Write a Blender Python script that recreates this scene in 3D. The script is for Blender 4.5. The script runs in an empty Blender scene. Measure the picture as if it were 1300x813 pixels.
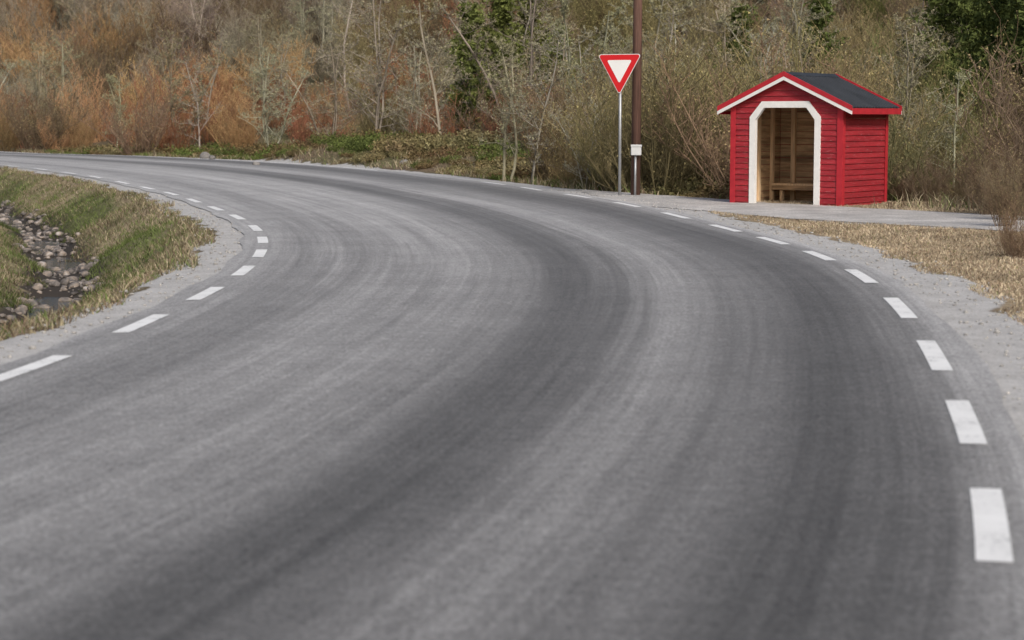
import bpy, bmesh, math, random, time
import numpy as np
from mathutils import Vector, Matrix
random.seed(7); rng=np.random.default_rng(7)
scene=bpy.context.scene
F=2500.0; CX,CY=650.0,406.5; HC=1.8; TH=math.atan(256.5/F)
def G(x,y,z=0.0):
    cx=(x-CX)/F; cy=-(y-CY)/F
    dx=cx; dy=math.cos(TH)+cy*math.sin(TH); dz=-math.sin(TH)+cy*math.cos(TH)
    t=(z-HC)/dz
    return np.array([dx*t,dy*t])
# ------------------------------------------------------------ helpers
def mesh_obj(name,verts,faces,mat=None,parent=None,smooth=False):
    me=bpy.data.meshes.new(name)
    me.from_pydata([tuple(v) for v in verts],[],[tuple(f) for f in faces]); me.update()
    ob=bpy.data.objects.new(name,me); scene.collection.objects.link(ob)
    if mat: me.materials.append(mat)
    if parent: ob.parent=parent
    if smooth: me.polygons.foreach_set('use_smooth',[True]*len(me.polygons))
    return ob
def np_mesh(name,V,Fc):
    me=bpy.data.meshes.new(name)
    V=np.asarray(V,dtype=np.float32); Fc=np.asarray(Fc,dtype=np.int32)
    n=Fc.shape[1]
    me.vertices.add(len(V)); me.vertices.foreach_set('co',V.ravel())
    me.loops.add(Fc.size); me.loops.foreach_set('vertex_index',Fc.ravel())
    me.polygons.add(len(Fc)); me.polygons.foreach_set('loop_start',np.arange(0,Fc.size,n,dtype=np.int32))
    me.update(calc_edges=True)
    return me
def empty(name,loc=(0,0,0),rotz=0):
    e=bpy.data.objects.new(name,None); scene.collection.objects.link(e)
    e.location=loc; e.rotation_euler=(0,0,rotz); return e
class NT:
    def __init__(s,name):
        s.m=bpy.data.materials.new(name); s.m.use_nodes=True; s.t=s.m.node_tree
        s.b=s.t.nodes['Principled BSDF']; s.b.inputs['Roughness'].default_value=.8
        s.b.inputs['Specular IOR Level'].default_value=.3
    def n(s,ty,**k):
        nd=s.t.nodes.new(ty)
        for a,v in k.items():
            if a in nd.inputs: nd.inputs[a].default_value=v
            else: setattr(nd,a,v)
        return nd
    def l(s,a,b): s.t.links.new(a,b)
    def coord(s,kind='Object',scale=None):
        c=s.n('ShaderNodeTexCoord'); o=c.outputs[kind]
        if scale:
            m=s.n('ShaderNodeMapping'); m.inputs['Scale'].default_value=scale; s.l(o,m.inputs[0]); o=m.outputs[0]
        return o
    def noise(s,co,scale,detail=4,rough=.6):
        x=s.n('ShaderNodeTexNoise'); x.inputs['Scale'].default_value=scale; x.inputs['Detail'].default_value=detail; x.inputs['Roughness'].default_value=rough
        s.l(co,x.inputs['Vector']); return x.outputs['Fac']
    def ramp(s,fac,stops,interp='LINEAR'):
        r=s.n('ShaderNodeValToRGB'); r.color_ramp.interpolation=interp
        e=r.color_ramp.elements
        while len(e)<len(stops): e.new(.5)
        for i,(p,c) in enumerate(stops):
            if not hasattr(c,'__len__'): c=(c,c,c)
            e[i].position=p; e[i].color=(*c[:3],1)
        s.l(fac,r.inputs[0]); return r.outputs[0]
    def mix(s,fac,a,b,mode='MIX'):
        m=s.n('ShaderNodeMix'); m.data_type='RGBA'; m.blend_type=mode
        for v,i in ((fac,0),(a,6),(b,7)):
            if isinstance(v,bpy.types.NodeSocket): s.l(v,m.inputs[i])
            elif i==0: m.inputs[0].default_value=v
            else: m.inputs[i].default_value=(*v[:3],1)
        return m.outputs[2]
    def math(s,op,a,b=0.0,c=None):
        m=s.n('ShaderNodeMath'); m.operation=op
        for i,v in enumerate((a,b,c)):
            if v is None: continue
            if isinstance(v,bpy.types.NodeSocket): s.l(v,m.inputs[i])
            else: m.inputs[i].default_value=v
        return m.outputs[0]
    def rng(s,v,a,b,c,d):
        r=s.n('ShaderNodeMapRange'); s.l(v,r.inputs[0])
        for i,x in enumerate((a,b,c,d)): r.inputs[i+1].default_value=x
        return r.outputs[0]
    def scale(s,c,f):
        m=s.n('ShaderNodeVectorMath'); m.operation='SCALE'; s.l(c,m.inputs[0]); s.l(f,m.inputs['Scale']); return m.outputs[0]
    def bump(s,h,strength=.3,dist=.02):
        b=s.n('ShaderNodeBump'); b.inputs['Strength'].default_value=strength; b.inputs['Distance'].default_value=dist
        s.l(h,b.inputs['Height']); s.l(b.outputs[0],s.b.inputs['Normal'])
    def col(s,c):
        if isinstance(c,bpy.types.NodeSocket): s.l(c,s.b.inputs['Base Color'])
        else: s.b.inputs['Base Color'].default_value=(*c,1)
def simple(name,c,rough=.7,var=.25,scale=8,metal=0,stretch=None,bump=0):
    t=NT(name); co=t.coord('Object',stretch); n=t.noise(co,scale,5)
    t.col(t.ramp(n,[(.3,tuple(v*(1-var) for v in c)),(.7,tuple(min(1,v*(1+var)) for v in c))]))
    t.b.inputs['Roughness'].default_value=rough; t.b.inputs['Metallic'].default_value=metal
    if bump: t.bump(n,bump,.01)
    return t.m
# ------------------------------------------------------------ curves
def catmull(P,k=12):
    P=np.array(P); Q=np.vstack([2*P[0]-P[1],P,2*P[-1]-P[-2]]); out=[]
    for i in range(1,len(Q)-2):
        p0,p1,p2,p3=Q[i-1:i+3]
        for j in range(k):
            t=j/k; out.append(.5*((2*p1)+(-p0+p2)*t+(2*p0-5*p1+4*p2-p3)*t*t+(-p0+3*p1-3*p2+p3)*t**3))
    out.append(Q[-2]); return np.array(out)
def resample(P,step):
    s=np.r_[0,np.cumsum(np.linalg.norm(np.diff(P,axis=0),axis=1))]
    t=np.arange(0,s[-1],step); return np.c_[np.interp(t,s,P[:,0]),np.interp(t,s,P[:,1])]
def smooth(P,sig):
    r=int(sig*3); k=np.exp(-np.arange(-r,r+1)**2/(2*sig*sig)); k/=k.sum()
    Q=np.vstack([P[0]+(P[1]-P[0])*np.arange(-r,0)[:,None],P,P[-1]+(P[-1]-P[-2])*np.arange(1,r+1)[:,None]])
    return np.c_[np.convolve(Q[:,0],k,'valid'),np.convolve(Q[:,1],k,'valid')]
Rpx=[(1262,664),(1226,535),(1187,451),(1145,391),(1096,351),(1043,325),(983,306),(920,290),(858,274),(797,260),(733,249),(673,240),(627,233)]
Lpx=[(40,469),(180,411),(264,373),(312,344),(332,322),(335,305),(326,290),(302,276),(274,265),(246,255),(218,246),(187,239),(155,232),(122,225),(88,220),(52,215),(15,211)]
Rd=[G(*p) for p in Rpx]; Ld=[G(*p) for p in Lpx]
Rfar=[G(450,214),G(300,204),G(150,197.5),G(0,193)]
Rpts=[(-7.5,-14),(-2.6,-5),(.4,2)]+Rd+Rfar+[(-50,150),(-75,200)]
Lpts=[(-14,-11),(-9,-2.5),(-6,4),(-4.35,9)]+Ld+[(-24.5,85),(-34.5,104),(-57.5,147),(-82,197)]
RC=smooth(resample(catmull(Rpts),.5),3.); LC=smooth(resample(catmull(Lpts),.5),3.)
def tang(C):
    t=np.gradient(C,axis=0); return t/np.linalg.norm(t,axis=1)[:,None]
RT,LT=tang(RC),tang(LC)
def sdist(X,Y,C,T,side):
    P=np.c_[np.ravel(X),np.ravel(Y)].astype(np.float32); out=np.empty(len(P)); Cf=C.astype(np.float32); cc=(Cf**2).sum(1)
    for a in range(0,len(P),20000):
        p=P[a:a+20000]; i=(cc[None]-2*p@Cf.T).argmin(1)
        r=p-C[i]; cr=T[i,1]*r[:,0]-T[i,0]*r[:,1]
        d=np.hypot(r[:,0],r[:,1]); d=np.where(d<3,np.abs(cr),d)
        out[a:a+20000]=d*np.sign(cr)*side
    return out.reshape(np.shape(X))
_tab=rng.random((256,256))
def vnoise(X,Y,s):
    x=np.asarray(X)/s+1000; y=np.asarray(Y)/s+1000
    xi=np.floor(x).astype(int); yi=np.floor(y).astype(int); fx=x-xi; fy=y-yi
    fx=fx*fx*(3-2*fx); fy=fy*fy*(3-2*fy)
    a=_tab[xi%256,yi%256]; b=_tab[(xi+1)%256,yi%256]; c=_tab[xi%256,(yi+1)%256]; d=_tab[(xi+1)%256,(yi+1)%256]
    return (a*(1-fx)+b*fx)*(1-fy)+(c*(1-fx)+d*fx)*fy
lay=np.array([(1.6,50.5),G(780,243.5),G(1000,258.5),G(1230,271),(14,30.5),(22,19),(19,15.5),(11.5,26.5),G(1230,290),G(1000,277),G(890,267),G(790,259.5)])
def inpoly(X,Y,P):
    r=np.zeros(np.shape(X),bool); j=len(P)-1
    for i in range(len(P)):
        xi,yi=P[i]; xj,yj=P[j]
        c=((yi>Y)!=(yj>Y))&(X<(xj-xi)*(Y-yi)/(yj-yi+1e-12)+xi); r^=c; j=i
    return r
def polydist(X,Y,P):
    d=np.full(np.shape(X),1e9)
    for i in range(len(P)):
        a=P[i]; b=P[(i+1)%len(P)]; ab=b-a
        t=np.clip(((X-a[0])*ab[0]+(Y-a[1])*ab[1])/(ab@ab),0,1)
        d=np.minimum(d,np.hypot(X-a[0]-t*ab[0],Y-a[1]-t*ab[1]))
    return np.where(inpoly(X,Y,P),-d,d)
gx0,gx1,gy0,gy1,gs=-62.,62.,8.,232.,.4
ggx=np.arange(gx0,gx1,gs); ggy=np.arange(gy0,gy1,gs); QX,QY=np.meshgrid(ggx,ggy)
DRG=sdist(QX,QY,RC,RT,1); DLG=sdist(QX,QY,LC,LT,-1)
def look(Gd,X,Y):
    fx=np.clip((X-gx0)/gs,0,Gd.shape[1]-1.001); fy=np.clip((Y-gy0)/gs,0,Gd.shape[0]-1.001); i=fx.astype(int); j=fy.astype(int); fx=fx-i; fy=fy-j
    return (Gd[j,i]*(1-fx)+Gd[j,i+1]*fx)*(1-fy)+(Gd[j+1,i]*(1-fx)+Gd[j+1,i+1]*fx)*fy
def dists(X,Y):
    X=np.asarray(X,float);Y=np.asarray(Y,float)
    if X.size and X.min()>gx0 and X.max()<gx1-.5 and Y.min()>gy0 and Y.max()<gy1-.5: return look(DRG,X,Y),look(DLG,X,Y)
    return sdist(X,Y,RC,RT,1),sdist(X,Y,LC,LT,-1)
def mound_uv(x,y): return (x+7.0)*.91+(y-78)*.41, -(x+7.0)*.41+(y-78)*.91
def terrain(X,Y):
    X=np.asarray(X,float); Y=np.asarray(Y,float)
    dR,dL=dists(X,Y)
    n1=vnoise(X,Y,.7)-.5; n2=vnoise(X,Y,3)-.5; n3=vnoise(X,Y,14)-.5
    wob=(vnoise(X+50,Y,2.2)-.5)*.5
    s=dL-.8
    zl=np.interp(s+np.where(s>.3,wob,0),[0,.3,2.0,2.5,3.6,8,30,80],[0,-.05,-1.12,-1.12,-.55,-.4,-.3,1.5])
    zl=zl+np.clip(s/1.5,0,1)*(n1*.16+n2*.2)
    pd=polydist(X,Y,lay)
    s=dR-.8
    amp=np.clip(s/1.5,0,1)*np.clip(pd/1.0,0,1)
    zr=amp*(n1*.07+n2*.16)
    zr=zr-np.clip((s-.2)/1.5,0,1)*.18*np.clip(pd/1.2,0,1)*np.where(Y>44,1,.3)
    q=np.clip(dR-6,0,None)
    hill=np.where(q<50,.0034*q*q,.0034*2500+.34*(q-50))
    hill=hill+np.clip(Y-105,0,None)*.13*np.clip((dR-6)/12,0,1)
    hill=np.where(hill>55,55+.05*(hill-55),hill)
    zr=zr+hill*(1+.25*n3)+np.clip(dR/20-.3,0,1)*n3*1.2
    u,v=mound_uv(X,Y)
    zr=zr+2.0*np.exp(-(u/5.2)**2-(v/11)**2)*np.clip((dR-1)/4,0,1)*(1+.9*n2+.3*n1)
    z=np.where(dR>.8,zr,np.where(dL>.8,zl,0.))
    return z-.014,dR,dL,pd
def steps(fine0,fine1,st,lo,hi,g=1.12):
    a=list(np.arange(fine0,fine1,st)); s=st; x=a[-1]
    while x<hi: s*=g; x+=s; a.append(x)
    s=st; x=a[0]; b=[]
    while x>lo: s*=g; x-=s; b.append(x)
    return np.array(b[::-1]+a)
xs=steps(-20,12,.2,-500,500); ys=steps(6,64,.22,-60,900,1.06)
GX,GY=np.meshgrid(xs,ys); Z,dR,dL,pd=terrain(GX,GY)
ny,nx=GX.shape
V=np.c_[GX.ravel(),GY.ravel(),Z.ravel()]
idx=np.arange(nx*ny).reshape(ny,nx)
Fc=np.c_[idx[:-1,:-1].ravel(),idx[:-1,1:].ravel(),idx[1:,1:].ravel(),idx[1:,:-1].ravel()]
me=np_mesh('ground',V,Fc); me.polygons.foreach_set('use_smooth',[True]*len(me.polygons))
grav=np.zeros(GX.shape)
wn=(vnoise(GX,GY,.5)-.5)*.35+(vnoise(GX,GY,2)-.5)*.3
grav=np.maximum(grav,np.clip((.95+wn-dL)/.25,0,1))
grav=np.where(dL<0,1,grav); grav=np.where(dR>.2,np.clip((1.12+wn-dR)/.25,0,1),grav)
grav=np.maximum(grav,np.clip((.3+wn-pd)/.3,0,1))
mud=((dL>2.4)&(dL<3.8))*1.
green=np.clip((dL-1.)/.5,0,1)*np.clip(.55+(vnoise(GX,GY,2.5)-.5)*1.6,0,1)
dry=np.clip((np.maximum(dR,dL)-.8)/.3,0,1)*np.clip(1-(dR-9)/5,0,1)*np.where(dR>.5,np.clip(1-(GY-47)/6,.1,1),1)
att=me.color_attributes.new('zone','FLOAT_COLOR','POINT')
att.data.foreach_set('color',np.c_[grav.ravel(),green.ravel(),dry.ravel(),np.ones(grav.size)].astype(np.float32).ravel())
att=me.color_attributes.new('mud','FLOAT_COLOR','POINT')
att.data.foreach_set('color',np.c_[mud.ravel(),mud.ravel(),mud.ravel(),np.ones(grav.size)].astype(np.float32).ravel())
ground=bpy.data.objects.new('ground',me); scene.collection.objects.link(ground)
t=NT('ground_mat'); co=t.coord('Object')
a=t.n('ShaderNodeAttribute'); a.attribute_name='zone'; sp=t.n('ShaderNodeSeparateColor'); t.l(a.outputs['Color'],sp.inputs[0])
am=t.n('ShaderNodeAttribute'); am.attribute_name='mud'
nf=t.noise(co,9,5,.7); nc=t.noise(co,.25,4); nvf=t.noise(co,45,3,.7)
litter=t.ramp(nf,[(.3,(.05,.036,.024)),(.5,(.12,.088,.058)),(.7,(.2,.15,.098))])
litter2=t.ramp(nf,[(.3,(.05,.05,.024)),(.7,(.15,.135,.07))])
base=t.mix(t.ramp(nc,[(.42,0.),(.6,1.)]),litter,litter2)
dryc=t.ramp(nf,[(.3,(.17,.125,.075)),(.5,(.32,.25,.16)),(.72,(.45,.37,.25))])
grc=t.ramp(nf,[(.3,(.06,.065,.03)),(.7,(.15,.15,.07))])
gvl=t.mix(.4,t.ramp(nvf,[(.3,(.24,.235,.225)),(.5,(.44,.43,.415)),(.72,(.68,.66,.64))]),t.ramp(t.noise(co,2.5,5),[(.35,(.32,.31,.295)),(.65,(.55,.54,.52))]))
c=t.mix(sp.outputs[2],base,dryc); c=t.mix(sp.outputs[1],c,grc); c=t.mix(am.outputs['Fac'],c,(.05,.042,.035))
gf=t.math('ADD',sp.outputs[0],t.math('MULTIPLY',t.math('SUBTRACT',nf,.5),.9))
c=t.mix(t.rng(gf,.4,.6,0,1),c,gvl); t.col(c); t.b.inputs['Roughness'].default_value=.95; t.b.inputs['Specular IOR Level'].default_value=.15
t.bump(nf,.6,.03); me.materials.append(t.m)
# ------------------------------------------------------------ road
RS=resample(RC,.5)
near=np.array([LC[((LC-p)**2).sum(1).argmin()] for p in RS]); near=smooth(near,4.)
s_al=np.arange(len(RS))*.5
K=28; V=[];UV=[]
for i in range(len(RS)):
    r=RS[i]; l=near[i]; w=np.linalg.norm(r-l); d=(r-l)/w
    jl=.26+.04*math.sin(i*.7)+.03*random.random(); jr=.30+.04*math.sin(i*.43)+.03*random.random()
    for k in range(K+1):
        q=-jl+(w+jl+jr)*k/K; p=l+d*q; V.append((p[0],p[1],0.)); UV.append((q/w,s_al[i]))
Fq=[]
for i in range(len(RS)-1):
    for k in range(K):
        a0=i*(K+1)+k; Fq.append((a0,a0+1,a0+K+2,a0+K+1))
me=np_mesh('road',V,Fq); uvl=me.uv_layers.new(name='UVMap')
li=np.empty(len(me.loops),dtype=np.int32); me.loops.foreach_get('vertex_index',li)
uvl.data.foreach_set('uv',np.array(UV,dtype=np.float32)[li].ravel())
road=bpy.data.objects.new('road',me); scene.collection.objects.link(road)
def asphalt(name,tracks=True):
    t=NT(name); co=t.coord('Object')
    fine=t.noise(co,38,3,.85); mid=t.noise(co,.9,4,.65); fm=t.noise(co,9,3,.75)
    if tracks:
        uv=t.coord('UV'); sx=t.n('ShaderNodeSeparateXYZ'); t.l(uv,sx.inputs[0])
        low=t.noise(t.coord('UV',(2.,.05,1)),1,2)
        st=t.noise(t.coord('UV',(48,.055,1)),1,3,.7)
        st2=t.noise(t.coord('UV',(15,.035,1)),1,2,.6)
        st3=t.noise(t.coord('UV',(110,.16,1)),1,2,.6)
        u=t.math('ADD',sx.outputs[0],t.math('MULTIPLY',t.math('SUBTRACT',low,.5),.07))
        u=t.math('ADD',u,t.math('MULTIPLY',t.math('SUBTRACT',st,.5),.06))
        up=t.math('MULTIPLY',t.math('ADD',u,.1),1/1.2)
        rp=lambda q:(q+.1)/1.2
        band=t.ramp(up,[(rp(-.06),.33),(rp(.02),.29),(rp(.13),.23),(rp(.24),.285),(rp(.36),.29),(rp(.45),.235),(rp(.535),.12),(rp(.60),.15),(rp(.68),.275),(rp(.77),.20),(rp(.87),.11),(rp(.94),.125),(rp(.99),.22),(rp(1.05),.42)],'EASE')
        # darker near, paler round the bend: grazing-light brightening painted into the colour
        c=t.scale(band,t.rng(sx.outputs[1],14,62,.74,1.32))
        c=t.scale(c,t.rng(st,.3,.7,.84,1.14)); c=t.scale(c,t.rng(st2,.3,.7,.86,1.12)); c=t.scale(c,t.rng(st3,.3,.7,.9,1.1))
    else:
        c=t.ramp(mid,[(.3,(.36,.35,.335)),(.7,(.53,.515,.495))])
    c=t.scale(c,t.rng(mid,.3,.7,.88,1.1)); c=t.scale(c,t.rng(fm,.3,.7,.78,1.2)); c=t.scale(c,t.rng(fine,.28,.72,.3,1.75))
    c=t.mix(1.,c,(1.,.985,.965),'MULTIPLY')
    t.col(c)
    t.b.inputs['Roughness'].default_value=.8; t.b.inputs['Specular IOR Level'].default_value=.35
    t.bump(fine,.6,.008); return t.m
road.data.materials.append(asphalt('asphalt'))
jl=[]
for i in range(len(lay)):
    a0=lay[i]; b0=lay[(i+1)%len(lay)]; n=max(1,int(np.linalg.norm(b0-a0)/.5))
    for k in range(n):
        p=a0+(b0-a0)*k/n; jl.append(p+rng.normal(0,.05,2))
bm=bmesh.new(); vs=[bm.verts.new((p[0],p[1],-.004)) for p in jl]; bm.faces.new(vs); bmesh.ops.triangulate(bm,faces=bm.faces[:])
me=bpy.data.meshes.new('gravel_layby'); bm.to_mesh(me); bm.free()
o=bpy.data.objects.new('gravel_layby',me); scene.collection.objects.link(o); me.materials.append(asphalt('layby_gravel',False))
def strip(C,T,s0,s1,w,V,Fq,z):
    n=max(2,int((s1-s0)/.25)+1)
    arc=np.r_[0,np.cumsum(np.linalg.norm(np.diff(C,axis=0),axis=1))]
    ss=np.linspace(s0,s1,n); b=len(V)
    for s in ss:
        p=np.array([np.interp(s,arc,C[:,0]),np.interp(s,arc,C[:,1])]); tg=np.array([np.interp(s,arc,T[:,0]),np.interp(s,arc,T[:,1])]); tg/=np.linalg.norm(tg)
        nr=np.array([tg[1],-tg[0]]); V.append((*(p-nr*w/2),z)); V.append((*(p+nr*w/2),z))
    for i in range(n-1): Fq.append((b+2*i,b+2*i+1,b+2*i+3,b+2*i+2))
V=[];Fq=[]
for C,T,D,fr in ((RC,RT,Rd,.27),(LC,LT,Ld,.25)):
    arc=np.r_[0,np.cumsum(np.linalg.norm(np.diff(C,axis=0),axis=1))]
    ss=[]
    for p in D:
        i=((C-p)**2).sum(1).argmin(); ss.append(arc[i]+float((p-C[i])@T[i]))
    pre=[ss[0]-3*k for k in range(5,0,-1) if ss[0]-3*k>1]
    dl=np.diff(ss)
    for s in pre: strip(C,T,s-.8,s+.8,.15,V,Fq,.005)
    for i,s in enumerate(ss):
        pl=dl[min(i,len(dl)-1)]; pr=dl[max(i-1,0)]; h=min(fr*(pl+pr)/2,1.15); strip(C,T,s-h,s+h,.15,V,Fq,.005)
    if C is RC: strip(C,T,ss[-1]+14,arc[-1]-2,.14,V,Fq,.005)
    else:
        s=ss[-1]+4.5
        while s<arc[-1]-3: strip(C,T,s-1,s+1,.15,V,Fq,.005); s+=4.5
t=NT('road_paint'); co=t.coord('Object'); n=t.noise(co,38,5,.75); n2=t.noise(co,3,4)
f=t.ramp(t.math('ADD',n,t.math('MULTIPLY',t.math('SUBTRACT',n2,.5),.5)),[(.33,1.),(.41,0.)])
t.col(t.mix(f,t.ramp(n2,[(.3,(.74,.74,.72)),(.7,(.86,.86,.84))]),(.28,.28,.275))); t.b.inputs['Roughness'].default_value=.6
mesh_obj('road_edge_markings',V,Fq,t.m)
# ------------------------------------------------------------ vegetation meshes
def segs_mesh(name,segs,buds,budsize,mat,budsize_j=.5,long=1.0):
    P0=np.array([s[0] for s in segs]);P1=np.array([s[1] for s in segs]);R0=np.array([s[2] for s in segs]);R1=np.array([s[3] for s in segs])
    d=P1-P0; d/=np.linalg.norm(d,axis=1)[:,None]+1e-9
    up=np.where(np.abs(d[:,2:3])>.9,np.array([[1.,0,0]]),np.array([[0,0,1.]])); a=np.cross(d,up); a/=np.linalg.norm(a,axis=1)[:,None]; b=np.cross(d,a)
    vs=[]
    for P,R in ((P0,R0),(P1,R1)):
        for k in range(3):
            an=k*2.0944; vs.append(P+(a*math.cos(an)+b*math.sin(an))*R[:,None])
    V=np.stack(vs,1).reshape(-1,3); n=len(segs); base=(np.arange(n)*6)[:,None]
    T=[]
    for k in range(3):
        k2=(k+1)%3; T.append(base+np.array([[k,k2,3+k2]])); T.append(base+np.array([[k,3+k2,3+k]]))
    T=np.vstack(T); kind=np.zeros(len(V))
    tone=np.repeat(np.clip(.75+rng.random(n)*.5,0,2),6)
    if len(buds):
        B=np.array(buds); m=len(B); r1=rng.normal(size=(m,3)); r1/=np.linalg.norm(r1,axis=1)[:,None]; r2=rng.normal(size=(m,3)); r2=np.cross(r1,r2); r2/=np.linalg.norm(r2,axis=1)[:,None]
        sz=budsize*(1-budsize_j+rng.random(m)*2*budsize_j)[:,None]
        bv=np.stack([B-r2*sz*.5/long,B+r2*sz*.5/long,B+r1*sz*long],1).reshape(-1,3)
        bt=len(V)+np.arange(m*3).reshape(m,3)
        V=np.vstack([V,bv]); T=np.vstack([T,bt]); kind=np.r_[kind,np.ones(m*3)]; tone=np.r_[tone,np.repeat(.6+rng.random(m)*.8,3)]
    me=np_mesh(name,V,T)
    at=me.color_attributes.new('tw','FLOAT_COLOR','POINT'); at.data.foreach_set('color',np.c_[tone,kind,np.clip(V[:,2]/4,0,1),np.ones(len(V))].astype(np.float32).ravel())
    me.materials.append(mat); return me
def plant_mat(name,budcol):
    t=NT(name); oi=t.n('ShaderNodeObjectInfo'); a=t.n('ShaderNodeAttribute'); a.attribute_name='tw'; sp=t.n('ShaderNodeSeparateColor'); t.l(a.outputs['Color'],sp.inputs[0])
    bark=oi.outputs['Color']
    c=t.mix(sp.outputs[1],bark,t.mix(.5,bark,budcol))
    t.l(t.scale(c,sp.outputs[0]),t.b.inputs['Base Color']); t.b.inputs['Roughness'].default_value=.85; t.b.inputs['Specular IOR Level'].default_value=.1
    return t.m
def rv(): return np.array([random.gauss(0,1),random.gauss(0,1),random.gauss(0,1)])
def nrm(d): return d/math.sqrt(d[0]*d[0]+d[1]*d[1]+d[2]*d[2])
def walk(segs,p,d,L,n,r0,r1,curv,uppull):
    pts=[p]
    for i in range(n):
        d=d+rv()*curv; d[2]+=uppull; d=nrm(d); q=p+d*L/n
        segs.append((p,q,r0+(r1-r0)*i/n,r0+(r1-r0)*(i+1)/n)); p=q; pts.append(q)
    return pts,d
def make_shrub(seed,H=3.6,stems=28,spread=.45):
    random.seed(seed); segs=[];buds=[]
    for s in range(stems):
        an=random.random()*6.283; rr=random.random()**.5
        p=np.array([math.cos(an)*rr*.5,math.sin(an)*rr*.5,-.15]); h=H*random.uniform(.5,1.08)*(1-.25*rr)
        d=nrm(np.array([math.cos(an)*rr*spread*1.4,math.sin(an)*rr*spread*1.4,1.]))
        n=6; pts,_=walk(segs,p,d,h,n,.022,.007,.11,.02)
        for k in range(1,n+1):
            for _ in range(2 if k<3 else 3):
                if k<2 and random.random()<.6: continue
                bd=rv(); bd[2]=abs(bd[2])*.8+.7
                bp,_=walk(segs,pts[k]-(pts[k]-pts[k-1])*random.random(),nrm(bd),h*random.uniform(.12,.27),3,.009,.006,.18,.12)
                for q in bp[1:]:
                    td=rv(); td[2]=abs(td[2])+.6
                    tp,_=walk(segs,q,nrm(td),random.uniform(.2,.45),1,.006,.004,.1,.1)
                    buds.append(tp[-1]); buds.append((tp[-1]+q)/2)
    return segs,buds
def make_tree(seed,H=5,trunks=2,lean=.15,r=.06):
    random.seed(seed); segs=[];buds=[]
    def rec(p,d,L,r0,lev):
        n=7 if lev==0 else 4 if lev==1 else 3
        pts,_=walk(segs,p,d,L,n,r0,r0*.4,.10+.06*lev,.03)
        if lev>=3:
            buds.extend(pts[1:]); return
        for k in range(1,n+1):
            for _ in range(2):
                if lev==0 and k<2: continue
                bd=rv(); bd[2]=bd[2]*.5+.6; bd=nrm(bd)
                rec(pts[k]-(pts[k]-pts[k-1])*random.random()*.8,bd,L*random.uniform(.26,.44)*(1.15-.1*k),max(r0*.40*(1-.07*k),.005),lev+1)
    for i in range(trunks):
        an=random.random()*6.283; rec(np.array([math.cos(an)*.12,math.sin(an)*.12,-.2]),nrm(np.array([math.cos(an)*lean,math.sin(an)*lean,1.])),H*random.uniform(.8,1.),r,0)
    return segs,buds
def make_pine(seed,H=8,wide=.28):
    random.seed(seed); segs=[];buds=[]
    walk(segs,np.array([0,0,-.3]),np.array([0,0,1.]),H+.3,10,H*.014,.02,.02,.2)
    z=H*.12
    while z<H*.98:
        f=1-z/H
        for k in range(random.randint(3,6)):
            an=random.random()*6.283; L=H*wide*(f**.7)*random.uniform(.5,1.2)+.15
            pts,_=walk(segs,np.array([0,0,z+random.uniform(-.1,.1)]),nrm(np.array([math.cos(an),math.sin(an),random.uniform(.0,.5)])),L,5,.03*f+.008,.006,.09,.06)
            for i,q in enumerate(pts[1:]):
                if i==0 and L>1: continue
                side=rv()*.22
                for c in (q,q+side):
                    for _ in range(14): buds.append(c+rv()*np.array([.10,.10,.06]))
        z+=H*.040*random.uniform(.7,1.3)
    return segs,buds
M_sh=plant_mat('shrub_twigs',(.36,.30,.13)); M_tr=plant_mat('bare_tree_bark',(.26,.26,.11)); M_pi=plant_mat('pine_needles',(.13,.155,.04))
shrubs=[segs_mesh('shrub_%d'%i,*make_shrub(100+i,3.6,22+2*i,.35+.08*i),.036,M_sh) for i in range(5)]
trees=[segs_mesh('tree_%d'%i,*make_tree(200+i,4.2,1+i%3,.22,.045),.03,M_tr) for i in range(4)]
pines=[segs_mesh('pine_%d'%i,*make_pine(300+i,8,.26),.12,M_pi,long=1.5) for i in range(3)]
def inst(me,name,x,y,z,sc,col,parent=None,sz=None):
    o=bpy.data.objects.new(name,me); scene.collection.objects.link(o)
    o.location=(x,y,z); o.rotation_euler=(random.uniform(-.06,.06),random.uniform(-.06,.06),random.random()*6.28)
    o.scale=(sc,sc,sc*(sz or 1)); o.color=(*col,1)
    if parent: o.parent=parent
    return o
shelter_c=np.array([6.9,42.6])
def jit(c,a=.25):
    k=random.uniform(1-a,1+a); return tuple(min(1,max(0,v*k*random.uniform(.93,1.07))) for v in c)
thicket=empty('shrub_thicket')
random.seed(5)
RED=(.30,.135,.08); ORG=(.41,.25,.13); OLV=(.235,.2,.10); GRY=(.29,.25,.19); BRN=(.185,.135,.09); GRN=(.17,.19,.065)
cand=[]
for _ in range(14000):
    y=48+ (random.random()**.75)*180; hw=min(.295*y+3,61); x=random.uniform(-hw,hw); cand.append((x,y))
for x in np.arange(2.8,22,1.0):
    for k in range(3): cand.append((x+random.uniform(-.5,.5),54.5-1.35*x+random.uniform(0,5)))
C=np.array(cand); zz,dr,dl_,pp=terrain(C[:,0],C[:,1])
cell={}
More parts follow.
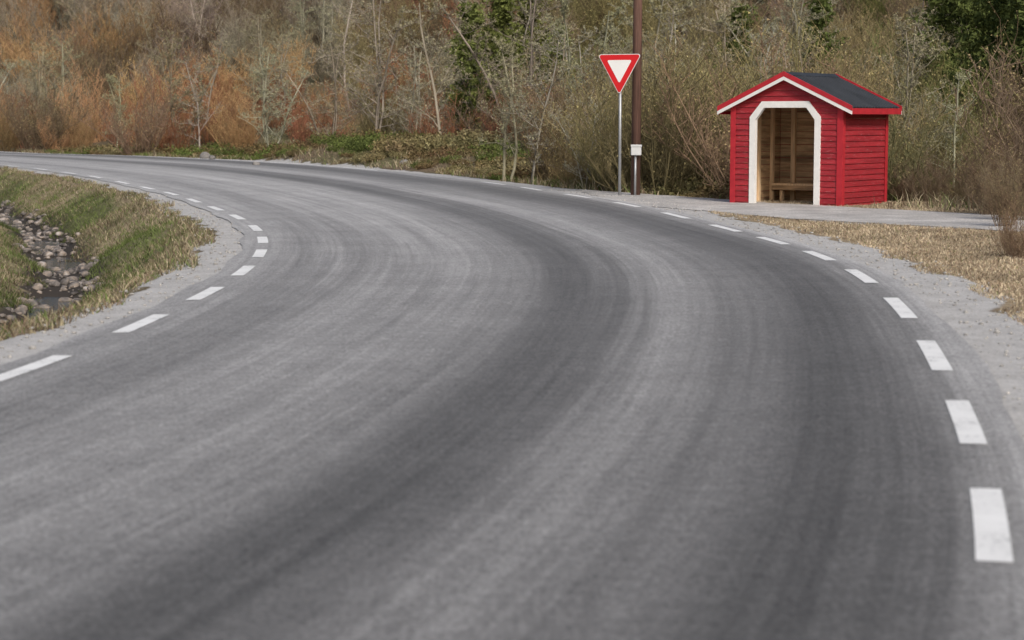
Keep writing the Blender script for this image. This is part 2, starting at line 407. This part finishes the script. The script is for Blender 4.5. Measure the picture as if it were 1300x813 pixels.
for (x,y),z,d,p in zip(cand,zz,dr,pp):
    if d<2.2 or p<1.0: continue
    if math.hypot(x-shelter_c[0],y-shelter_c[1])<2.6: continue
    if x>4 and x<11 and y<40: continue
    if y<43.5 and x<9.4: continue
    if z>2.2+.068*y: continue
    u,v=mound_uv(x,y)
    if (u/7)**2+(v/13)**2<1 : continue
    px=x/y*F+CX
    if px<640 and px>240 and d<6.5: continue
    ms=1.45 if y<75 else 1.9 if y<110 else 2.6 if y<150 else 3.3
    key=(int(x//ms),int(y//ms))
    if key in cell: continue
    cell[key]=1
    r=random.random()+ (vnoise(x,y,7)-.5)*1.1
    if px<430: col=RED if r<.40 else ORG if r<.8 else BRN
    elif px<700: col=BRN if r<.4 else RED if r<.6 else OLV if r<.85 else GRY
    else: col=OLV if r<.45 else BRN if r<.8 else GRY if r<.95 else GRN
    if y>125 and px<430: col=GRY if r<.5 else ORG if r<.65 else BRN
    sc=random.uniform(.6,1.2)*(1.15 if px>700 else 1.1 if px<260 else .95)
    if px>1100 and px<1300 and y<70: sc*=.75
    if px>600 and px<780 and y<62: sc*=.8
    if y>120: sc*=1.3
    if y>150: sc*=1.2
    inst(random.choice(shrubs),'shrub',x,y,float(z)-.1,sc,jit(col,.35),thicket)
def tz(x,y): return float(terrain(np.array([x]),np.array([y]))[0][0])
def at(px,Y): return (px-CX)/F*Y
low=empty('roadside_bush')
for px,Y,s in ((1255,37,.35),(1290,35,.42),(1275,33,.3),(1240,39.5,.3),(1310,37,.6),(1225,41,.3),(1285,27,.18),(1300,26,.25),(1270,40,.5),(1180,43.5,.35),(1150,44,.3),(1215,44,.4)):
    x=at(px,Y); inst(random.choice(shrubs),'bush_clump',x,Y,tz(x,Y),s,jit(BRN),low)
LTG=(.34,.31,.235)
for px,Y,s,m in ((640,57,1.15,1),(668,56.5,1.25,0),(745,52,.6,2),(1165,50,1.1,2),(1140,47,.65,1),(855,54,1.,1),(520,88,1.25,2),(150,106,1.2,1),(1215,50,.95,0),(715,57,.8,0),(60,125,1.6,2),(230,118,1.3,0),(420,92,1.3,2),(1010,52,1.2,1),(330,104,1.3,0)):
    x=at(px,Y); inst(trees[m],'bare_tree',x,Y,tz(x,Y),s,jit(LTG,.12))
dist=empty('distant_bare_trees')
for _ in range(120):
    px=random.uniform(-120,1420); Y=random.uniform(90,205) if px<450 else random.uniform(70,135); x=at(px,Y)
    if abs(x)>60 : continue
    if dists(np.array([x]),np.array([Y]))[0][0]<4: continue
    inst(random.choice(trees),'tree_far',x,Y,tz(x,Y),random.uniform(1.1,1.9),jit((.35,.315,.25) if random.random()<.6 else GRY,.2),dist)
for px,Y,s in ((640,90,.95),(602,96,.9),(680,92,.95),(712,88,.7),(1285,60,.95),(1325,57,1.0),(1255,70,1.0),(1190,88,1.),(1040,92,.8),(930,92,.8),(1225,80,1.1),(1300,78,1.2)):
    x=at(px,Y); inst(random.choice(pines),'pine_tree',x,Y,tz(x,Y),s,jit((.13,.14,.045) if px<800 else (.06,.085,.03),.2))
def make_heath(seed):
    random.seed(seed); segs=[];buds=[]
    for s in range(60):
        an=random.random()*6.283; rr=random.random()**.5*.55
        p=np.array([math.cos(an)*rr,math.sin(an)*rr,-.05]); d=rv(); d[2]=abs(d[2])+1
        pts,_=walk(segs,p,nrm(d),random.uniform(.12,.38),3,.008,.004,.3,.1)
        for q in pts[1:]:
            for _ in range(9): buds.append(q+rv()*.05)
    return segs,buds
M_he=plant_mat('heather',(.12,.13,.045)); heaths=[segs_mesh('heath_%d'%i,*make_heath(400+i),.05,M_he) for i in range(3)]
heath=empty('heather_patch')
pts=[]
for _ in range(4200):
    y=random.uniform(46,108); x=random.uniform(-.27*y,.22*y); pts.append((x,y))
P=np.array(pts); zz,dr,_,pp=terrain(P[:,0],P[:,1])
for (x,y),z,d,p in zip(pts,zz,dr,pp):
    if d<1.5 or d>13 or p<.8: continue
    if math.hypot(x-shelter_c[0],y-shelter_c[1])<2.3: continue
    r=vnoise(x,y,2.2)+random.uniform(-.1,.1)
    col=(.09,.13,.03) if r>.56 else (.17,.09,.06) if r>.33 else (.29,.22,.125)
    inst(random.choice(heaths),'heather_clump',x,y,float(z),random.uniform(.6,1.5)*(1 if d>3 else .5),jit(col,.35),heath)
# ------------------------------------------------------------ grass
def grass(name,X,Y,Hh,W,cols,mat):
    z,_,_,_=terrain(X,Y); n=len(X); an=rng.random(n)*6.283; ln=rng.random(n)*6.283
    b=np.c_[X,Y,z-.01]; w=np.c_[np.cos(an),np.sin(an),np.zeros(n)]*W[:,None]*.5
    lean=np.c_[np.cos(ln),np.sin(ln),np.zeros(n)]*(Hh*rng.uniform(.2,1.4,n))[:,None]
    m=b+lean*.4+np.c_[np.zeros((n,2)),Hh*.6]; tip=b+lean+np.c_[np.zeros((n,2)),Hh]
    V=np.stack([b-w,b+w,m+w*.7,m-w*.7,tip],1).reshape(-1,3); k=(np.arange(n)*5)[:,None]
    T=np.vstack([k+np.array([[0,1,2]]),k+np.array([[0,2,3]]),k+np.array([[3,2,4]])])
    me=np_mesh(name,V,T); at_=me.color_attributes.new('gc','FLOAT_COLOR','POINT')
    at_.data.foreach_set('color',np.c_[np.repeat(cols,5,axis=0),np.ones(n*5)].astype(np.float32).ravel())
    me.materials.append(mat); o=bpy.data.objects.new(name,me); scene.collection.objects.link(o)
t=NT('grass_blades'); a=t.n('ShaderNodeAttribute'); a.attribute_name='gc'; t.col(a.outputs['Color']); t.b.inputs['Roughness'].default_value=.85; t.b.inputs['Specular IOR Level'].default_value=.1; M_gr=t.m
def pick(n,gfrac,tan=(.34,.29,.19),grn=(.13,.165,.055),brn=(.17,.125,.085)):
    tan=np.array(tan); grn=np.array(grn); brn=np.array(brn)
    r=rng.random(n); c=np.where((r<gfrac)[:,None],grn,np.where((r<gfrac+.6*(1-gfrac))[:,None],tan,brn)); return c*rng.uniform(.65,1.3,(n,1))
def sample(n,x0,x1,y0,y1,cond):
    X=rng.uniform(x0,x1,n); Y=rng.uniform(y0,y1,n); dR,dL=dists(X,Y); pd=polydist(X,Y,lay); k=cond(X,Y,dR,dL,pd); return X[k],Y[k],dR[k],dL[k]
wob=lambda X,Y:(vnoise(X,Y,.8)-.5)*.5
X,Y,_,d=sample(700000,-24,-3.5,12,85,lambda X,Y,dR,dL,pd:(dL>.85+wob(X,Y))&(X>-.29*Y-1)&((dL<2.6+wob(X,Y)*1.5)|(dL>3.5+wob(X,Y)*1.5))&(dL<8))
g=np.clip(.15+.95*vnoise(X,Y,1.8)*np.clip((d-1)/.5,.15,1),0,1)
cl=(.6+.7*vnoise(X,Y,.45))*np.where(np.abs(d-3.1)<.9,.75,1)
grass('verge_grass',X,Y,rng.uniform(.03,.12,len(X))*(.5+vnoise(X,Y,.6)),rng.uniform(.008,.018,len(X)),pick(len(X),g)*cl[:,None],M_gr)
X,Y,_,_=sample(420000,2.5,14,12,46,lambda X,Y,dR,dL,pd:(dR>1.02+wob(X,Y))&(pd>.1+wob(X,Y)*.6)&(X<.30*Y+1)&(Y<48-.9*X+4))
cl=.7+.6*vnoise(X,Y,.5)
grass('dry_grass',X,Y,rng.uniform(.015,.06,len(X)),rng.uniform(.007,.016,len(X)),pick(len(X),.06,(.48,.40,.28),(.16,.17,.07),(.27,.2,.14))*cl[:,None],M_gr)
X,Y,_,_=sample(260000,-30,26,38,112,lambda X,Y,dR,dL,pd:(dR>1.0+wob(X,Y)*2)&(pd>.3)&(dR<14)&(np.abs(X)<.29*Y+1)&(vnoise(X,Y,1.7)>.4)&(np.hypot(X-shelter_c[0],Y-shelter_c[1])>2.2))
grass('tall_dry_grass',X,Y,rng.uniform(.08,.32,len(X))*(.4+vnoise(X,Y,.9)),rng.uniform(.012,.03,len(X)),pick(len(X),.2),M_gr)
# ------------------------------------------------------------ ditch rocks + water + stones
def ico():
    bm=bmesh.new(); bmesh.ops.create_icosphere(bm,subdivisions=2,radius=1); v=np.array([x.co[:] for x in bm.verts]); f=np.array([[q.index for q in x.verts] for x in bm.faces]); bm.free(); return v,f
IV,IF=ico()
def rocks(name,X,Y,S,mat,sink=.3):
    z,_,_,_=terrain(X,Y); VV=[];FF=[]
    for i in range(len(X)):
        v=IV.copy()
        for _ in range(5):
            dn=rng.normal(size=3); dn/=np.linalg.norm(dn); k=rng.uniform(.45,.8); pr=v@dn; v=v-np.outer(np.clip(pr-k,0,None),dn)
        v*=rng.uniform(.7,1.3,3)*np.array([1,1,.65])*S[i]; a=rng.random()*6.28; c,s=math.cos(a),math.sin(a)
        v=np.c_[v[:,0]*c-v[:,1]*s,v[:,0]*s+v[:,1]*c,v[:,2]]+np.array([X[i],Y[i],z[i]+S[i]*sink]); FF.append(IF+42*i); VV.append(v)
    me=np_mesh(name,np.vstack(VV),np.vstack(FF)); me.materials.append(mat); o=bpy.data.objects.new(name,me); scene.collection.objects.link(o)
t=NT('stone'); co=t.coord('Object'); n=t.noise(co,5,2); n2=t.noise(co,25,5)
t.col(t.mix(1.,t.ramp(n,[(.35,(.08,.07,.065)),(.48,(.2,.18,.165)),(.58,(.34,.28,.23)),(.7,(.5,.46,.43))]),t.ramp(n2,[(.3,.6),(.7,1.)]),'MULTIPLY')); t.bump(n2,.4,.02); M_st=t.m
X,Y,_,d=sample(26000,-16,-4,18,62,lambda X,Y,dR,dL,pd:(dL>2.5+wob(X,Y)*1.3)&(dL<3.6+wob(X,Y)*1.3)&(X>-.3*Y-1))
S=.02+.12*rng.random(len(X))**3.4; X,Y,S=X[:1300],Y[:1300],S[:1300]
rocks('ditch_rocks',X,Y,S,M_st,.25)
M_sg=simple('shoulder_stone',(.36,.35,.33),.9,.4,12); M_bo=simple('boulder_stone',(.2,.19,.18),.9,.4,5,bump=.4)
X,Y,_,d=sample(60000,-14,12,10,50,lambda X,Y,dR,dL,pd:((dR>.3)&(dR<1.3))|((dL>.27)&(dL<1.1)))
X,Y=X[:3200],Y[:3200]; rocks('shoulder_stones',X,Y,.006+.022*rng.random(len(X))**3,M_sg,.4)
rocks('boulders',np.array([at(262,88),at(270,86.5),at(520,76),at(350,82)]),np.array([88,86.5,72,76.]),np.array([.3,.22,.2,.2]),M_bo,.3)
t=NT('stream_water'); t.col((.02,.022,.02)); t.b.inputs['Roughness'].default_value=.12; t.b.inputs['Specular IOR Level'].default_value=.5; t.bump(t.noise(t.coord('Object'),14,3),.4,.02)
V=[];Fq=[];k=0
for i in range(len(LC)):
    if LC[i][1]<10 or LC[i][1]>80: continue
    nr_=np.array([-LT[i][1],LT[i][0]])
    for q in (2.5,3.6): p=LC[i]+nr_*q; V.append((p[0],p[1],-1.10))
    if k: Fq.append((2*k-2,2*k-1,2*k+1,2*k))
    k+=1
mesh_obj('ditch_stream',V,Fq,t.m)
# ------------------------------------------------------------ bus shelter
W,D=2.55,2.2; HE=2.15; SL=.46; OV=.27; FO=.14
PHI=math.radians(25+9.6)
cz=-.10; corner=Vector((at(1067,40.9),40.9,cz))
SH=empty('bus_shelter',corner,-PHI)
t=NT('red_boards'); co=t.coord('Object',(1.2,1.2,14)); n=t.noise(co,3,6,.7); nb=t.noise(t.coord('Object',(.6,.6,8.5)),1,1)
red=t.mix(1.,t.ramp(nb,[(.3,(.28,.018,.026)),(.7,(.44,.03,.04))]),t.ramp(n,[(.3,.68),(.7,1.)]),'MULTIPLY')
n3=t.noise(t.coord('Object',(2,2,30)),3,5,.8)
t.col(t.mix(t.ramp(n3,[(.57,0.),(.7,.65)]),red,(.55,.36,.35))); t.b.inputs['Roughness'].default_value=.55; t.bump(n,.25,.005); M_red=t.m
M_redt=simple('red_trim',(.42,.024,.034),.5,.15,6)
M_wht=simple('white_trim',(.78,.77,.74),.55,.06,9)
t=NT('raw_wood'); co=t.coord('Object',(1,1,10)); n=t.noise(co,3,6,.7); nb=t.noise(t.coord('Object',(.8,.8,7.)),1,1)
t.col(t.mix(1.,t.ramp(nb,[(.3,(.34,.22,.13)),(.5,(.74,.5,.29)),(.7,(.5,.34,.2))]),t.ramp(n,[(.3,.5),(.65,1.)]),'MULTIPLY')); M_wood=t.m
M_stud=simple('stud_wood',(.78,.56,.34),.7,.2,3,stretch=(8,8,1))
M_roof=simple('roof_metal',(.03,.034,.04),.6,.25,2)
def box(name,x0,x1,y0,y1,z0,z1,mat,bev=.004):
    bm=bmesh.new(); bmesh.ops.create_cube(bm,size=1)
    for v in bm.verts: v.co=Vector((x0+(v.co.x+.5)*(x1-x0),y0+(v.co.y+.5)*(y1-y0),z0+(v.co.z+.5)*(z1-z0)))
    if bev: bmesh.ops.bevel(bm,geom=bm.edges[:],offset=bev,segments=1,affect='EDGES')
    me=bpy.data.meshes.new(name); bm.to_mesh(me); bm.free(); o=bpy.data.objects.new(name,me); scene.collection.objects.link(o); me.materials.append(mat); o.parent=SH; return o
def hexa(V,Fq,f,a0,b0,a1,b1,z0,z1,t0,t1,tb):
    b=len(V)
    for (a,z,tt) in ((a0,z0,t0),(b0,z0,t0),(b1,z1,t1),(a1,z1,t1)): V.append(f(a,tt,z))
    for (a,z) in ((a0,z0),(b0,z0),(b1,z1),(a1,z1)): V.append(f(a,tb,z))
    for q in ((0,1,2,3),(7,6,5,4),(0,4,5,1),(1,5,6,2),(2,6,7,3),(3,7,4,0)): Fq.append(tuple(b+i for i in q))
ox0,ox1,oz,ch=-W+.43,-W+2.08,2.25,.33
PK=HE+SL*(W/2)
def xin(z):
    if z<=HE: return -W,0.
    h=max(0,(PK-z)/SL); return -W/2-h,-W/2+h
def opn(z):
    a,b=ox0+.06,ox1-.06
    if z<=oz-ch: return a,b
    if z>=oz-.05: return None
    q=(z-(oz-ch))*.82; return a+q,b-q
V=[];Fq=[]; bh=.118; z=0.
while z<PK-.02:
    z0=z+.003; z1=min(z+bh,PK-.01)
    A0,B0=xin(z0); A1,B1=xin(z1); o0=opn(z0); o1=opn(z1)
    f=lambda a,tt,zz:(a,-tt,zz)
    if o0 is None: hexa(V,Fq,f,A0,B0,A1,B1,z0,z1,.028,.008,-.01)
    else:
        if o1 is None: o1=((o0[0]+o0[1])/2-.35,(o0[0]+o0[1])/2+.35)
        hexa(V,Fq,f,A0,o0[0],A1,o1[0],z0,z1,.028,.008,-.01); hexa(V,Fq,f,o0[1],B0,o1[1],B1,z0,z1,.028,.008,-.01)
    z+=bh
mesh_obj('front_wall_boards',V,Fq,M_red,SH)
for nm,f in (('right_wall_boards',lambda a,tt,zz:(tt,a,zz)),('left_wall_boards',lambda a,tt,zz:(-W-tt,D-a,zz))):
    V=[];Fq=[];z=0.
    while z<HE-.01:
        hexa(V,Fq,f,.0,D,.0,D,z+.003,min(z+bh,HE),.028,.008,-.01); z+=bh
    mesh_obj(nm,V,Fq,M_red,SH)
V=[];Fq=[];z=0.
while z<PK-.02:
    z1=min(z+bh,PK-.01); A0,B0=xin(z); A1,B1=xin(z1); hexa(V,Fq,lambda a,tt,zz:(a,D+tt,zz),A0,B0,A1,B1,z+.003,z1,.024,.010,-.01); z+=bh
mesh_obj('back_wall_boards',V,Fq,M_red,SH)
for nm,f,L in (('inner_left_planks',lambda a,tt,zz:(-W+.03+tt,a,zz),(.03,D-.05)),('inner_right_planks',lambda a,tt,zz:(-.03-tt,a,zz),(.03,D-.05)),('inner_back_planks',lambda a,tt,zz:(a,D-.03-tt,zz),(-W+.05,-.05))):
    V=[];Fq=[];z=0.
    while z<HE+.0:
        g=random.uniform(.004,.014); hexa(V,Fq,f,L[0],L[1],L[0],L[1],z+g,min(z+.145,HE),.012+random.random()*.006,.012,0.); z+=.145
    mesh_obj(nm,V,Fq,M_wood,SH)
V=[];Fq=[]; z=HE
while z<PK-.03:
    z1=min(z+.145,PK-.02); A0,B0=xin(z); A1,B1=xin(z1); hexa(V,Fq,lambda a,tt,zz:(a,D-.03-tt,zz),A0+.03,B0-.03,A1+.02,B1-.02,z+.004,z1-.003,.012,.012,0.); z+=.145
mesh_obj('inner_gable_planks',V,Fq,M_wood,SH)
for i,y in enumerate((.35,1.0,1.65)): box('stud_left_%d'%i,-W+.05,-W+.12,y,y+.10,0,HE-.01,M_stud)
for i,x in enumerate((-W+.35,-W+1.15,-W+1.75)): box('stud_back_%d'%i,x,x+.10,D-.14,D-.05,0,HE-.02+.1,M_stud)
box('bench_seat',-W+.13,-.15,D-.62,D-.15,.42,.47,M_stud); box('bench_front_rail',-W+.13,-.15,D-.60,D-.56,.32,.417,M_wood)
for i,x in enumerate((-W+.3,-W/2,-.4)): box('bench_leg_%d'%i,x,x+.07,D-.55,D-.45,.02,.318,M_stud)
box('floor',-W+.03,-.03,.03,D-.03,-.12,.02,simple('floor_wood',(.45,.37,.27),.8,.3,4))
box('plinth',-W+.01,-.01,.01,D-.01,-.35,-.003,simple('plinth_concrete',(.2,.19,.18),.9,.2,6))
fr=.135
outer=[(ox0,0),(ox0,oz-ch),(ox0+ch*.85,oz),(ox1-ch*.85,oz),(ox1,oz-ch),(ox1,0)]
inner=[(ox0+fr,0),(ox0+fr,oz-ch-.055),(ox0+ch*.85+.05,oz-fr),(ox1-ch*.85-.05,oz-fr),(ox1-fr,oz-ch-.055),(ox1-fr,0)]
V=[];Fq=[]
for yy in (-.045,.05):
    for p in outer+inner: V.append((p[0],yy,p[1]))
for i in range(5):
    Fq+= [(i,i+1,7+i,6+i),(12+i+1,12+i,18+i,19+i),(i,12+i,13+i,i+1),(6+i,7+i,19+i,18+i)]
Fq+=[(0,6,18,12),(5,17,23,11)]
mesh_obj('door_frame',V,Fq,M_wht,SH)
box('corner_trim_r',-.09,.03,-.045,-.030,0,HE,M_redt,.002); box('corner_trim_r2',.0305,.045,-.045,.08,0,HE,M_redt,.002)
box('corner_trim_l',-W-.03,-W+.09,-.045,-.030,0,HE,M_redt,.002); box('corner_trim_back',.0305,.045,D-.09,D+.03,0,HE,M_redt,.002)
ys_=np.arange(-FO+.03,D+FO-.03,.0125); hs=W/2+OV
for sd,nm in ((1,'roof_right'),(-1,'roof_left')):
    V=[];Fq=[]
    for y in ys_:
        r=.02*(1 if (y/.15)%1<.3 else 0)
        for q in (0,.5,1): V.append((-W/2+sd*hs*q,y,PK+.085-SL*hs*q+r))
    for i in range(len(ys_)-1):
        for k in range(2):
            a0=3*i+k; Fq.append((a0,a0+1,a0+4,a0+3) if sd>0 else (a0,a0+3,a0+4,a0+1))
    mesh_obj(nm,V,Fq,M_roof,SH)
    V=[]
    for y in (-FO+.01,D+FO-.01):
        for (q,dz) in ((0,.06),(1,.06),(1,.02),(0,.02)): V.append((-W/2+sd*hs*q,y,PK+dz-SL*hs*q))
    Fq=[(0,1,2,3),(7,6,5,4),(0,4,5,1),(1,5,6,2),(2,6,7,3)]
    mesh_obj(nm+'_deck',V,Fq,M_wood,SH)
    for y0,y1,tag in ((-FO-.03,-FO,'front'),(D+FO,D+FO+.03,'back')):
        for (za,zb,mm,nn,yo) in ((.03,.135,M_redt,'barge_red',0),(-.045,.028,M_wht,'barge_white',.004)):
            V=[]
            for y in (y0+yo,y1-yo):
                e=hs+.02
                for (q,dz) in ((0,zb),(1,zb),(1,za),(0,za)): V.append((-W/2+sd*e*q,y,PK+dz-SL*e*q))
            mesh_obj('%s_%s_%s'%(nn,tag,nm),V,[(0,1,2,3),(7,6,5,4),(0,4,5,1),(1,5,6,2),(2,6,7,3),(3,7,4,0)],mm,SH)
    xe=-W/2+sd*hs; ze=PK-SL*hs
    box('eave_fascia_'+nm,min(xe,xe+sd*.025),max(xe,xe+sd*.025),-FO+.002,D+FO-.002,ze-.05,ze+.075,M_redt,.003)
V=[]
for y in (-FO+.002,D+FO-.002):
    for (x,dz) in ((-.11,.055),(0,.125),(.11,.055)): V.append((-W/2+x,y,PK+dz))
mesh_obj('ridge_cap',V,[(0,1,4,3),(1,2,5,4),(0,2,1),(3,4,5)],M_roof,SH)
# ------------------------------------------------------------ pole + sign
def cyl(name,r0,r1,z0,z1,mat,parent,x=0,y=0,n=20):
    bm=bmesh.new(); bmesh.ops.create_cone(bm,cap_ends=True,segments=n,radius1=r0,radius2=r1,depth=z1-z0); bmesh.ops.translate(bm,verts=bm.verts,vec=(x,y,(z0+z1)/2))
    me=bpy.data.meshes.new(name); bm.to_mesh(me); bm.free()
    for p in me.polygons: p.use_smooth=len(p.vertices)==4
    o=bpy.data.objects.new(name,me); scene.collection.objects.link(o); me.materials.append(mat); o.parent=parent; return o
YP=46.5; UP=empty('utility_pole',(at(806.5,YP),YP,0)); UP.rotation_euler=(0,math.radians(.35),0)
M_pw=simple('pole_wood',(.12,.065,.048),.8,.4,3,stretch=(10,10,.6),bump=.4); M_gal=simple('galvanised_steel',(.36,.37,.38),.45,.12,6,metal=.5)
cyl('pole',.115,.095,-.5,8.5,M_pw,UP); cyl('cable_pipe',.028,.028,-.1,1.0,M_gal,UP,-.02,-.16,12)
def pbox(name,par,x0,x1,y0,y1,z0,z1,mat,bev=.01):
    o=box(name,x0,x1,y0,y1,z0,z1,mat,bev); o.parent=par; return o
M_box=simple('meter_box_grey',(.55,.56,.56),.5,.08,5)
pbox('meter_box',UP,-.13,.11,-.25,-.117,.93,1.16,M_box); pbox('meter_box_lid',UP,-.14,.12,-.265,-.252,1.13,1.18,M_box,.003)
pbox('crossarm',UP,-.9,.9,-.16,-.10,7.7,7.83,M_pw)
for i,x in enumerate((-.75,0,.75)): cyl('insulator_%d'%i,.05,.035,7.84,8.0,M_box,UP,x,-.13,12)
YS=46.2; SG=empty('yield_sign',(at(786.5,YS),YS,0),math.radians(-3+28)*-1)
cyl('sign_post',.034,.034,-.4,3.16,M_gal,SG)
cyl('post_cap',.037,.037,3.161,3.175,M_gal,SG)
def rtri(side,r,y,th,zc):
    Rr=side/math.sqrt(3)-2*r; P=[]
    for k,an in enumerate((-90,30,150)):
        c=np.array([math.cos(math.radians(an)),math.sin(math.radians(an))])*Rr
        for j in range(-5,6):
            b=math.radians(an+j*12); P.append((c[0]+r*math.cos(b),c[1]+r*math.sin(b)))
    n=len(P); V=[(p[0],y,zc+p[1]) for p in P]+[(p[0],y+th,zc+p[1]) for p in P]
    Fq=[tuple(range(n)),tuple(range(2*n-1,n-1,-1))]+[(i,n+i,n+(i+1)%n,(i+1)%n) for i in range(n)]
    return V,Fq
zc=2.36+ .60
M_sr=simple('sign_red',(.62,.02,.025),.35,.05,3); M_sw=simple('sign_white',(.82,.82,.8),.35,.04,3)
for nm,sd,r,y,th,mm in (('sign_plate',1.10,.05,-.055,.010,M_gal),('sign_edge',1.09,.048,-.058,.002,M_sw),('sign_red_border',1.05,.043,-.062,.003,M_sr),('sign_white_field',.62,.025,-.066,.003,M_sw)):
    V,Fq=rtri(sd,r,y,th,zc); mesh_obj(nm,V,Fq,mm,SG)
for i,z in enumerate((2.75,3.1)): pbox('sign_bracket_%d'%i,SG,-.12,.12,-.044,.04,z,z+.04,M_gal,.003)
# ------------------------------------------------------------ camera, light
cam=bpy.data.cameras.new('camera'); co=bpy.data.objects.new('camera',cam); scene.collection.objects.link(co)
co.location=(0,0,HC); co.rotation_euler=(math.pi/2-TH,0,0); cam.sensor_width=36; cam.lens=F/1300*36; cam.clip_end=3000; cam.clip_start=.1
cam.dof.use_dof=True; cam.dof.focus_distance=37; cam.dof.aperture_fstop=2.4
scene.camera=co
EL=math.radians(38); AZ=math.radians(160)
Dv=Vector((math.sin(AZ)*math.cos(EL),math.cos(AZ)*math.cos(EL),math.sin(EL)))
sun=bpy.data.lights.new('sun','SUN'); sun.energy=2.4; sun.angle=math.radians(8); sun.color=(1,.955,.9)
so=bpy.data.objects.new('sun',sun); scene.collection.objects.link(so); so.rotation_euler=Dv.to_track_quat('Z','Y').to_euler(); so.location=(0,-10,30)
w=bpy.data.worlds.new('World'); scene.world=w; w.use_nodes=True
bg=w.node_tree.nodes['Background']; sk=w.node_tree.nodes.new('ShaderNodeTexSky'); sk.sky_type='NISHITA'; sk.sun_disc=False; sk.sun_elevation=EL; sk.sun_rotation=AZ; sk.dust_density=4; sk.air_density=1.0
w.node_tree.links.new(sk.outputs[0],bg.inputs[0]); bg.inputs[1].default_value=.12
scene.view_settings.view_transform='Standard'; scene.view_settings.look='None'; scene.view_settings.exposure=0
